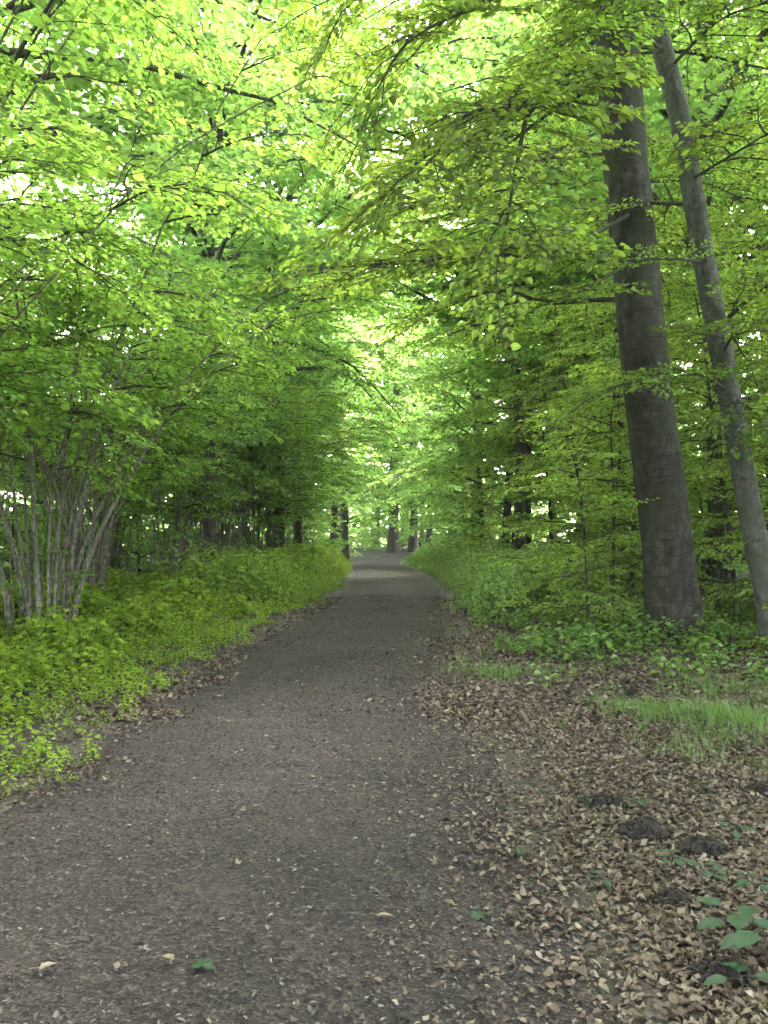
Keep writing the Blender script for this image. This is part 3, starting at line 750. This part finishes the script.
TL = [build_tall(400, 19, .24, .10, 64, 4.2), build_tall(401, 22, .30, .14, 72, 4.6), build_tall(402, 17, .20, .06, 60, 3.8), build_tall(403, 24, .40, .11, 80, 5.0), build_tall(404, 19, .22, .24, 66, 6.4, 5), build_tall(405, 19, .20, .36, 74, 8.0, 6), build_tall(406, 14, .17, .20, 56, 6.0, 5)]
L1, L2 = 'tall tree behind the hazels left of the path, hidden among leaves', 'tall tree in the wood right of the path, behind the saplings'
L5 = 'unseen tall leafy tree added behind and beside the viewpoint to shade the foreground'  # unseen trees added to close off the sky behind and darken the foreground
L3, L4 = 'tall tree closing the view beyond the end of the path', 'tall tree leaning its crown over the path in the middle distance'
for i, (x, y, k, rz, s, lab) in enumerate([
    (-15, 22, 0, .1, 1, L1), (-17, 16, 2, 1, 1, L1), (-14, 30, 1, 2, 1, L1), (-18, 28, 3, 3, 1, L1), (-15, 37, 1, 5, 1, L1), (-9.8, 40, 0, 4, 1.05, L1), (-11.5, 48, 3, 2, 1, L1),
    (14.5, 28, 1, 2.4, 1, L2), (9.0, 33, 1, .3, 1, L2), (9.6, 41, 3, 3.3, 1, L2), (15, 20, 2, 5, 1, L2), (14.5, 36, 0, 4.1, 1.1, L2), (12, 48, 3, 4, 1, L2), (17, 27, 3, 1, 1, L2),
    (-4.0, 32.6, 5, 1.1, 1.1, 'slim tall tree at the far end of the left bank, boughs closing over the path'), (-4.3, 42.5, 5, 5.1, 1.15, 'slim tall tree left of the far path, boughs closing over it'),
    (-5.0, 39, 6, .5, 1, 'low-boughed tree at the far left bank arching close over the path'), (4.9, 42, 6, 2.5, 1, 'low-boughed tree at the far right bank arching close over the path'), (-4.6, 49, 6, 4.5, .95, 'low-boughed tree left of the far bend, hanging over the opening'), (5.0, 52, 6, 1.5, 1, 'low-boughed tree right of the far bend, hanging over the opening'),
    (-4.9, 23.8, 5, 5.0, 1, 'tall tree behind the slim-stemmed hazel, boughs meeting high over the path'), (7.6, 19.4, 5, .4, 1, 'tall tree just behind the right-hand saplings, boughs meeting high over the path'), (-6.9, 14.0, 5, 3.4, 1, 'tall tree behind the nearest hazel clumps, boughs meeting high over the path'), (4.9, 30.5, 5, 5.9, 1.12, 'slim tall tree over the middle of the right bank, boughs closing over the path'), (7.2, 27.4, 5, 1.4, 1, 'tall tree beyond the weedy right bank, boughs meeting high over the path'), (8.0, 29.0, 4, 2.4, 1, 'tall tree behind the weedy right bank, arching over the path'), (5.8, 34.5, 4, 5.5, .95, 'tall arching tree behind the far end of the right bank'),
    (5.4, 38, 2, 1.1, 1.1, 'tree above the far right bank, crown reaching over the path'),
    (-5.6, 45, 2, .9, 1.1, 'last tree on the left before the path bends'), (4.9, 46, 0, 2.9, 1, 'last tree on the right before the path bends'),
    (-2.6, 56.5, 0, 0, 1.2, 'dark trunk left of the bright clearing at the path end'), (-3.5, 57.5, 2, 1.3, 1.2, 'second dark trunk just left of the one by the bright clearing'),
    (.65, 62, 3, 2, 1.0, 'thickest dark trunk at the end of the path, right of the bright clearing'), (2.15, 62.5, 1, 3, 1.05, 'pale trunk at the end of the path just right of the thickest one'),
    (3.4, 64, 0, 4, 1.0, 'slim dark trunk between the pale trunk and the right bank'), (5.2, 66, 2, 2.2, 1.1, 'slim dark trunk nearest the right bank at the path end'),
    (-.6, 71, 2, 1, 1, L3), (3.2, 73, 2, 2, 1, L3), (6.6, 72, 2, 3, 1, L3), (-5, 69, 2, 4, 1.05, L3), (1.2, 76, 2, 5, 1.2, L3), (-7, 60, 1, 4.2, 1, L3), (-11, 66, 3, 5, 1, L3), (8.5, 68, 3, 1, 1, L3), (12, 60, 1, .6, 1, L3), (-4, 74, 1, 2, 1.1, L3), (2, 80, 3, 5.5, 1.1, L3), (8, 84, 1, 3, 1.1, L3), (-10, 84, 3, 0, 1.1, L3), (-2, 92, 1, 1, 1.2, L3), (15, 76, 0, 2, 1.2, L3), (-17, 72, 0, 4, 1.2, L3), (-15, 52, 1, 2, 1, L3), (17, 54, 3, 3, 1, L3),
    (-5.0, 3.2, 5, .5, 1, L5), (6.4, 0, 5, 1.9, 1, L5), (-6.5, -3, 5, .5, 1, L5), (5.5, -5, 5, 2.2, 1, L5), (0.5, -9, 3, 1, 1, L5), (-9.5, 3.0, 1, 2, 1, L5), (9, 3.0, 1, 4, 1, L5), (-7, -10, 3, 3, 1, L5), (8, -11, 1, 5, 1, L5), (-13, -4, 1, 1, 1, L5), (13, -3, 3, 1.4, 1, L5), (2, -16, 1, 0, 1, L5), (-10, -18, 1, 2, 1, L5), (11, -19, 3, 2, 1, L5),
    (-20, 14, 2, 1, 1, L1), (-16, 8, 2, 2, 1, L1), (-19, 31, 2, 3, 1, L1), (-22, 42, 2, 4, 1, L1), (-21, 52, 2, 5, 1, L1), (-15, 41, 2, 0, 1, L1),
    (18, 16, 2, 2, 1, L2), (15, 12, 2, 3, 1, L2), (22, 22, 2, 0, 1, L2), (19, 34, 2, 4, 1, L2), (16, 42, 2, 5, 1, L2), (23, 46, 2, 1, 1, L2), (12.5, 12, 2, 1.2, .9, L2), (11.5, 17.5, 2, .2, .9, L2), (11, 24, 2, 3.2, 1, L2),
]):
    grp = {L1: 'tall trees behind the hazels', L2: 'tall trees in the right wood', L3: 'trees beyond the path end', L5: 'unseen shade trees around the viewpoint'}.get(lab, 'trees along the far path')
    place(TL[k], used, x, y, rz, s, lab, 'tree', grp)

# undergrowth shrubs at the far end, low and leafy
SH = [build_sapling(350, 2.6, FAR_SP, 'far_leaf', 16, 1.5, .05, 'woodland_shrub'), build_sapling(351, 3.4, FAR_SP, 'far_leaf', 20, 1.8, .05, 'woodland_shrub')]
LS1, LS2, LS3 = 'leafy shrub at the wood edge left of the far path', 'leafy shrub at the wood edge right of the far path', 'low shrub among the trunks beyond the path end'
for (x, y, k, rz, s, lab) in [(-3.6, 44, 0, 0, 1, LS1), (-4.2, 49, 1, 1, 1, LS1), (-5.5, 53, 1, 2, 1.1, LS1), (-7.4, 41, 1, 3, 1.2, LS1), (-6.9, 34.5, 1, 4, 1.1, LS1), (-9.5, 33, 1, 2, 1.3, LS1), (-10.5, 24, 1, 5, 1.3, LS1),
                              (3.6, 40, 0, 1, 1, LS2), (4.0, 50, 1, 2, 1.1, LS2), (6.2, 44, 1, 3, 1.2, LS2), (6.4, 29, 1, 4, 1.2, LS2), (9, 26, 1, 0, 1.4, LS2), (11.5, 19, 1, 2, 1.4, LS2), (8.2, 21, 1, 2.6, 1.2, LS2), (7.6, 25.5, 1, .6, 1.3, LS2), (10.5, 29.5, 1, 4.6, 1.4, LS2), (7.0, 36, 1, 1.6, 1.4, LS2), (9.4, 33, 1, 1, 1.4, LS2), (-8.5, 36, 1, 1, 1.3, LS1), (-12, 33, 1, 3, 1.4, LS1), (-12.5, 41, 1, 5, 1.4, LS1), (-8.6, 45, 1, 2, 1.4, LS1), (-7.6, 50, 1, 4, 1.4, LS1), (-11.5, 21, 1, 4, 1.5, LS1), (-12.5, 27, 1, 0, 1.5, LS1), (5.6, 54, 1, 1, 1.2, LS2),
                              (-.8, 66, 0, 0, .8, LS3), (1.4, 65, 0, 2, .6, LS3), (-5.5, 63, 1, 3, 1.1, LS3), (4.4, 69, 1, 4, 1, LS3), (-2, 76, 1, 4, 1.4, LS3), (6, 77, 1, 1, 1.4, LS3), (0, 86, 1, 2, 1.8, LS3), (-6, 88, 1, 3, 1.8, LS3), (12, 88, 1, 3, 2, LS3)] + [(-34 + 5.2 * i + (i * 7 % 3), 98 + (i * 5 % 4) * 4, i % 2, i * 1.3, 2.5 + .3 * (i % 3), LS3) for i in range(14)] + [((-13.5 - (i * 37 % 10)), 9 + 2.7 * i, 1, i * 1.7, 1.7 + .12 * (i % 4), LS1) for i in range(17)] + [((13.5 + (i * 37 % 11)), 8 + 2.8 * i, 1, i * 2.3, 1.7 + .12 * (i % 4), LS2) for i in range(17)] + [(-16 + 3.4 * i, 70 + (i * 7 % 5) * 3, 1, i * 2.1, 1.5, LS3) for i in range(11)]:
    place(SH[k], used, x, y, rz, s, lab, 'shrub', {LS1: 'shrubs left of the far path', LS2: 'shrubs right of the far path', LS3: 'shrubs beyond the path end'}[lab])

# ------------------------------------------------------------------ small things on the ground
def molehill(x, y, w, h, seed, label, name='molehill', grp='dark earth mounds in the leaf litter'):
    r = np.random.RandomState(seed); b = Bag()
    n, k = 16, 36
    rr = np.linspace(0.001, 1, n); th = np.linspace(0, 6.283, k, endpoint=False)
    A, T = np.meshgrid(rr, th, indexing='ij')
    X = A * np.cos(T) * w * .5 * (1 + .16 * np.sin(2 * T + seed) + .1 * np.sin(3 * T + 2 * seed)); Yy = A * np.sin(T) * w * .42 * (1 + .12 * np.sin(3 * T + seed))
    Zz = h * (1 - A ** 1.6) * (1 + .2 * wob(X, Yy, 22, seed)) + .010 * wob(X, Yy, 90, seed + 1) - .012
    V = np.stack([X, Yy, Zz], -1).reshape(-1, 3)
    i = np.arange(n - 1)[:, None] * k; j = np.arange(k)[None]; j2 = (j + 1) % k
    b.add(V, np.stack([i + j, i + k + j, i + k + j2, i + j2], -1).reshape(-1, 4), 0, True)
    m = 170
    a = r.uniform(0, 6.283, m); q = np.sqrt(r.rand(m)) * 1.15
    cx, cy = q * np.cos(a) * w * .5, q * np.sin(a) * w * .42
    cz = h * np.clip(1 - q ** 1.6, 0, 1) * (1 + .2 * wob(cx, cy, 22, seed)) - .004
    s = r.uniform(.003, .010, m) * (w / .28) ** .5
    c8 = np.array([[-1, -1, -1], [1, -1, -1], [1, 1, -1], [-1, 1, -1], [-1, -1, 1], [1, -1, 1], [1, 1, 1], [-1, 1, 1]], float)
    f6 = np.array([[3, 2, 1, 0], [4, 5, 6, 7], [0, 1, 5, 4], [1, 2, 6, 5], [2, 3, 7, 6], [3, 0, 4, 7]])
    for t in range(m):                          # crumbs of earth
        b.add(np.array([cx[t], cy[t], cz[t]]) + c8 * s[t] * r.uniform(.55, 1.2, (8, 3)), f6, 0, True)
    o = link(name, b.build(name, [M['soil']]), None, (x, y, float(surf_z(np.array(x), np.array(y)))))
    tag(o, label, 'molehill' if name == 'molehill' else 'clod', grp)

def gp(px, py):
    d = CH * F / (py - HY); return ((px - CX) / F * d, d)
for i, (px, py, w, h, lab) in enumerate([
    (605, 804, .30, .05, 'flat dark earth mound farthest left of the group in the leaf litter'),
    (643, 836, .32, .085, 'tallest dark earth mound in the middle of the litter group'),
    (702, 856, .29, .08, 'dark earth mound right of the tallest one, by the seedlings'),
    (674, 904, .20, .045, 'small dark earth mound in front of the tallest one'),
    (722, 976, .24, .05, 'dark earth mound lowest in the photo, by the big-leaved seedlings'),
    (766, 800, .24, .06, 'dark earth mound cut by the right frame edge'),
]):
    molehill(*gp(px, py), w, h, 900 + i, lab)
molehill(*gp(632, 696), .14, .07, 931, 'lone dark lump of earth on the litter below the thick beech', 'earth_clod', None)

def lobed_leaf(size, r, lobes=5):
    """a flat palmate leaf blade, quads from a centre rib"""
    n = 30; th = np.linspace(-2.75, 2.75, n)
    rad = .55 + .45 * np.abs(np.cos(th * 2.05)) ** .8; rad *= np.where(np.abs(th) > 2.0, .75, 1)
    rad *= 1 + .05 * np.sin(th * 19)
    X = rad * np.cos(th); Yy = rad * np.sin(th) * .95
    mid = np.stack([np.linspace(-.35, .25, n) * .2, Yy * .12, np.zeros(n)], 1)
    outer = np.stack([X, Yy, .16 * rad ** 2 * np.sin(th * 2.05 + .5) + r.normal(0, .02, n) - .1 * rad ** 2], 1)
    V = np.concatenate([mid, outer]) * size
    i = np.arange(n - 1)
    return V, np.stack([i, i + n, i + n + 1, i + 1], 1)

def fallen(px, py, size, mat, rz, label, seed, lobed=True):
    r = np.random.RandomState(seed); x, y = gp(px, py); b = Bag()
    if lobed: b.add(*lobed_leaf(size * .5, r), 0, True)
    else: b.add(*leaves(np.array([[-size / 2, 0, 0]]), np.array([[1., 0, .05]]), np.array([[0, .1, 1.]]), [size], [size * .5], .12, .1), 0)
    b.add(*tube(np.array([[-size * .05, 0, 0], [-size * .4, .01, .004], [-size * .75, .03, .002]]), [.0016, .0013, .001], 4), 0)
    o = link('fallen_leaf', b.build('fallen_leaf', [mat]), None, (x, y, float(surf_z(np.array(x), np.array(y))) + .014))
    o.rotation_euler = (R(r.uniform(-6, 6)), R(r.uniform(-6, 6)), rz)
    tag(o, label, 'leaf', 'single leaves lying on the path')
M['pale_leaf'] = island_mat('pale_leaf', [(0, (.17, .125, .085)), (1, (.22, .17, .12))], .6)
fallen(515, 856, .115, M['seedling_leaf'], .4, 'green lobed leaf lying by the right path edge near the litter', 1)
fallen(482, 923, .105, M['seedling_leaf'], 2.2, 'grey-green lobed leaf lying on the right part of the path', 2)
fallen(204, 978, .10, M['seedling_leaf'], 4.0, 'green leaf lying flat on the left part of the path', 3)
fallen(48, 981, .07, M['pale_leaf'], 1.0, 'pale dry leaf lying near the lower left path edge', 4, False)
fallen(386, 928, .075, M['pale_leaf'], .2, 'pale tan leaf lying in the middle of the path', 5, False)
fallen(168, 973, .06, M['pale_leaf'], 2.6, 'small pale leaf lying beside the green leaf on the left', 6, False)

def seedling(px, py, h, leafL, nl, seed, label, mat='seedling_leaf', ratio=.72, rz=None):
    r = np.random.RandomState(seed); x, y = gp(px, py)
    root = empty('seedling', (x, y, float(surf_z(np.array(x), np.array(y)))), r.uniform(0, 6.28) if rz is None else rz)
    ln = np.array([[0, 0, -.03], [.01, .0, h * .5], [.02, .01, h]])
    b = Bag(); b.add(*tube(ln, [.003, .0025, .002], 5), 0, True); link('stem', b.build('stem', [M['twig_bark']]), root)
    for k in range(nl):
        a = k * 2.4 + r.normal(0, .3); z = h * (.55 + .45 * (k + 1) / nl); d = np.array([math.cos(a), math.sin(a), r.uniform(-.05, .25)])
        b = Bag(); n = 7
        st = leafL * .55; p0 = np.array([.02 * z / h, .01 * z / h, z]); p1 = p0 + d * st
        b.add(*tube(np.array([p0, (p0 + p1) / 2 + [0, 0, .006], p1]), [.0016, .0013, .0011], 4), 1)
        t = np.linspace(0, 1, n); w = np.sin(np.pi * t ** .75) ** .8 * .5 * ratio * leafL; w[0] = .06 * leafL; w[-1] = .003
        w = w * (1 + .06 * np.cos(np.arange(n) * 3.1))
        s = unit(np.cross([0, 0, 1.], d)); dr = -.28 * t ** 2
        mid = p1 + d[None] * (leafL * t)[:, None] + np.array([0, 0, 1.])[None] * (dr * leafL)[:, None]
        up = np.array([0, 0, 1.]) * leafL * .07
        rows = [mid + s * w[:, None] + up, mid + s * w[:, None] * .5 + up * .65, mid, mid - s * w[:, None] * .5 + up * .65, mid - s * w[:, None] + up]
        V = np.concatenate(rows); i = np.arange(n - 1)
        for q in range(4): pass
        Q = np.concatenate([np.stack([i + q * n, i + q * n + 1, i + (q + 1) * n + 1, i + (q + 1) * n], 1) for q in range(4)])
        b.add(V, Q, 0, True)
        link('leaf', b.build('leaf', [M[mat], M['twig_bark']]), root)
    tag(root, label, 'seedling', 'seedlings in the leaf litter')
for i, a in enumerate([
    (738, 946, .10, .105, 5, 'large blue-green seedling at the lower right frame edge'),
    (764, 968, .11, .12, 5, 'big-leaved seedling cut by the right frame edge, lowest but one'),
    (742, 1000, .07, .08, 4, 'lowest small seedling beside the lowest earth mound'),
    (700, 893, .10, .062, 6, 'upright seedling between the small mound and the right-hand mound'),
    (741, 846, .07, .06, 5, 'seedling right of the right-hand dark mound'),
    (673, 872, .07, .055, 6, 'yellowish green seedling just below the tallest mound'),
    (757, 905, .08, .06, 6, 'seedling above the large blue-green one at the right edge'),
    (640, 812, .06, .05, 5, 'small seedling between the flat mound and the tallest mound'),
    (584, 806, .05, .04, 5, 'small seedling at the left end of the flat dark mound'),
    (598, 888, .05, .045, 5, 'small green seedling alone in the litter left of the small mound'),
    (700, 796, .06, .05, 5, 'small seedling above the right-hand mound, under the grass patch'),
]):
    seedling(*a[:5], 700 + i, a[5])

# ------------------------------------------------------------------ light, sky, camera
EL, AZ = R(45), R(6)                          # sun ahead of the camera, a little to the right
w = bpy.data.worlds.new('World'); sc.world = w; w.use_nodes = True
nt = w.node_tree; nt.nodes.clear()
sky = nt.nodes.new('ShaderNodeTexSky'); sky.sky_type = 'NISHITA'; sky.sun_disc = False
sky.sun_elevation = EL; sky.sun_rotation = AZ; sky.air_density = 1.0; sky.dust_density = 4.0; sky.ozone_density = 1.0
hsv = nt.nodes.new('ShaderNodeHueSaturation'); hsv.inputs['Saturation'].default_value = .45
bg = nt.nodes.new('ShaderNodeBackground'); bg.inputs['Strength'].default_value = .15
wo = nt.nodes.new('ShaderNodeOutputWorld')
nt.links.new(sky.outputs[0], hsv.inputs['Color']); nt.links.new(hsv.outputs[0], bg.inputs[0]); nt.links.new(bg.outputs[0], wo.inputs[0])

sun = bpy.data.lights.new('sun', 'SUN'); sun.energy = .7; sun.angle = R(16); sun.color = (1, .96, .90)
so = bpy.data.objects.new('sun', sun); COL.objects.link(so)
from mathutils import Vector
dirv = Vector((math.sin(AZ) * math.cos(EL), math.cos(AZ) * math.cos(EL), math.sin(EL)))
so.rotation_euler = dirv.to_track_quat('Z', 'Y').to_euler(); so.location = dirv * 100

cam = bpy.data.cameras.new('camera'); co = bpy.data.objects.new('camera', cam); COL.objects.link(co)
co.location = (0, 0, CH); co.rotation_euler = (R(90), 0, 0)
cam.sensor_fit = 'VERTICAL'; cam.sensor_height = 36; cam.lens = 36 * F / 1024; cam.shift_y = (HY - 512) / 1024
cam.clip_start = .05; cam.clip_end = 1000
sc.camera = co

sc.view_settings.view_transform = 'Standard'; sc.view_settings.look = 'None'
sc.view_settings.exposure = 4.9; sc.view_settings.gamma = 1; sc.view_settings.use_curve_mapping = False
cy = sc.cycles
cy.max_bounces = 10; cy.diffuse_bounces = 7; cy.glossy_bounces = 2; cy.transmission_bounces = 6; cy.transparent_max_bounces = 4
cy.use_denoising = True
cy.sample_clamp_indirect = 8

# ------------------------------------------------------------------ thin haze volume added to lift the dark hollows in the foliage
def haze_box(x0, x1, y0, y1, z0, z1, density):
    V = np.array([[x, y, z] for z in (z0, z1) for x, y in ((x0, y0), (x1, y0), (x1, y1), (x0, y1))], float)
    Q = np.array([[3, 2, 1, 0], [4, 5, 6, 7], [0, 1, 5, 4], [1, 2, 6, 5], [2, 3, 7, 6], [3, 0, 4, 7]])
    m, t, out = new_mat('haze'); pv = t.nodes.new('ShaderNodeVolumePrincipled')
    pv.inputs['Color'].default_value = (.9, .97, .9, 1); pv.inputs['Density'].default_value = density
    t.links.new(pv.outputs[0], out.inputs['Volume'])
    o = link('haze', mesh_from('haze', V, Q, [m])); tag(o, 'thin pale haze added to lift the shade under the trees', 'haze', kind='stuff')
haze_box(-165, 165, -65, 325, -3, 36, .0005)
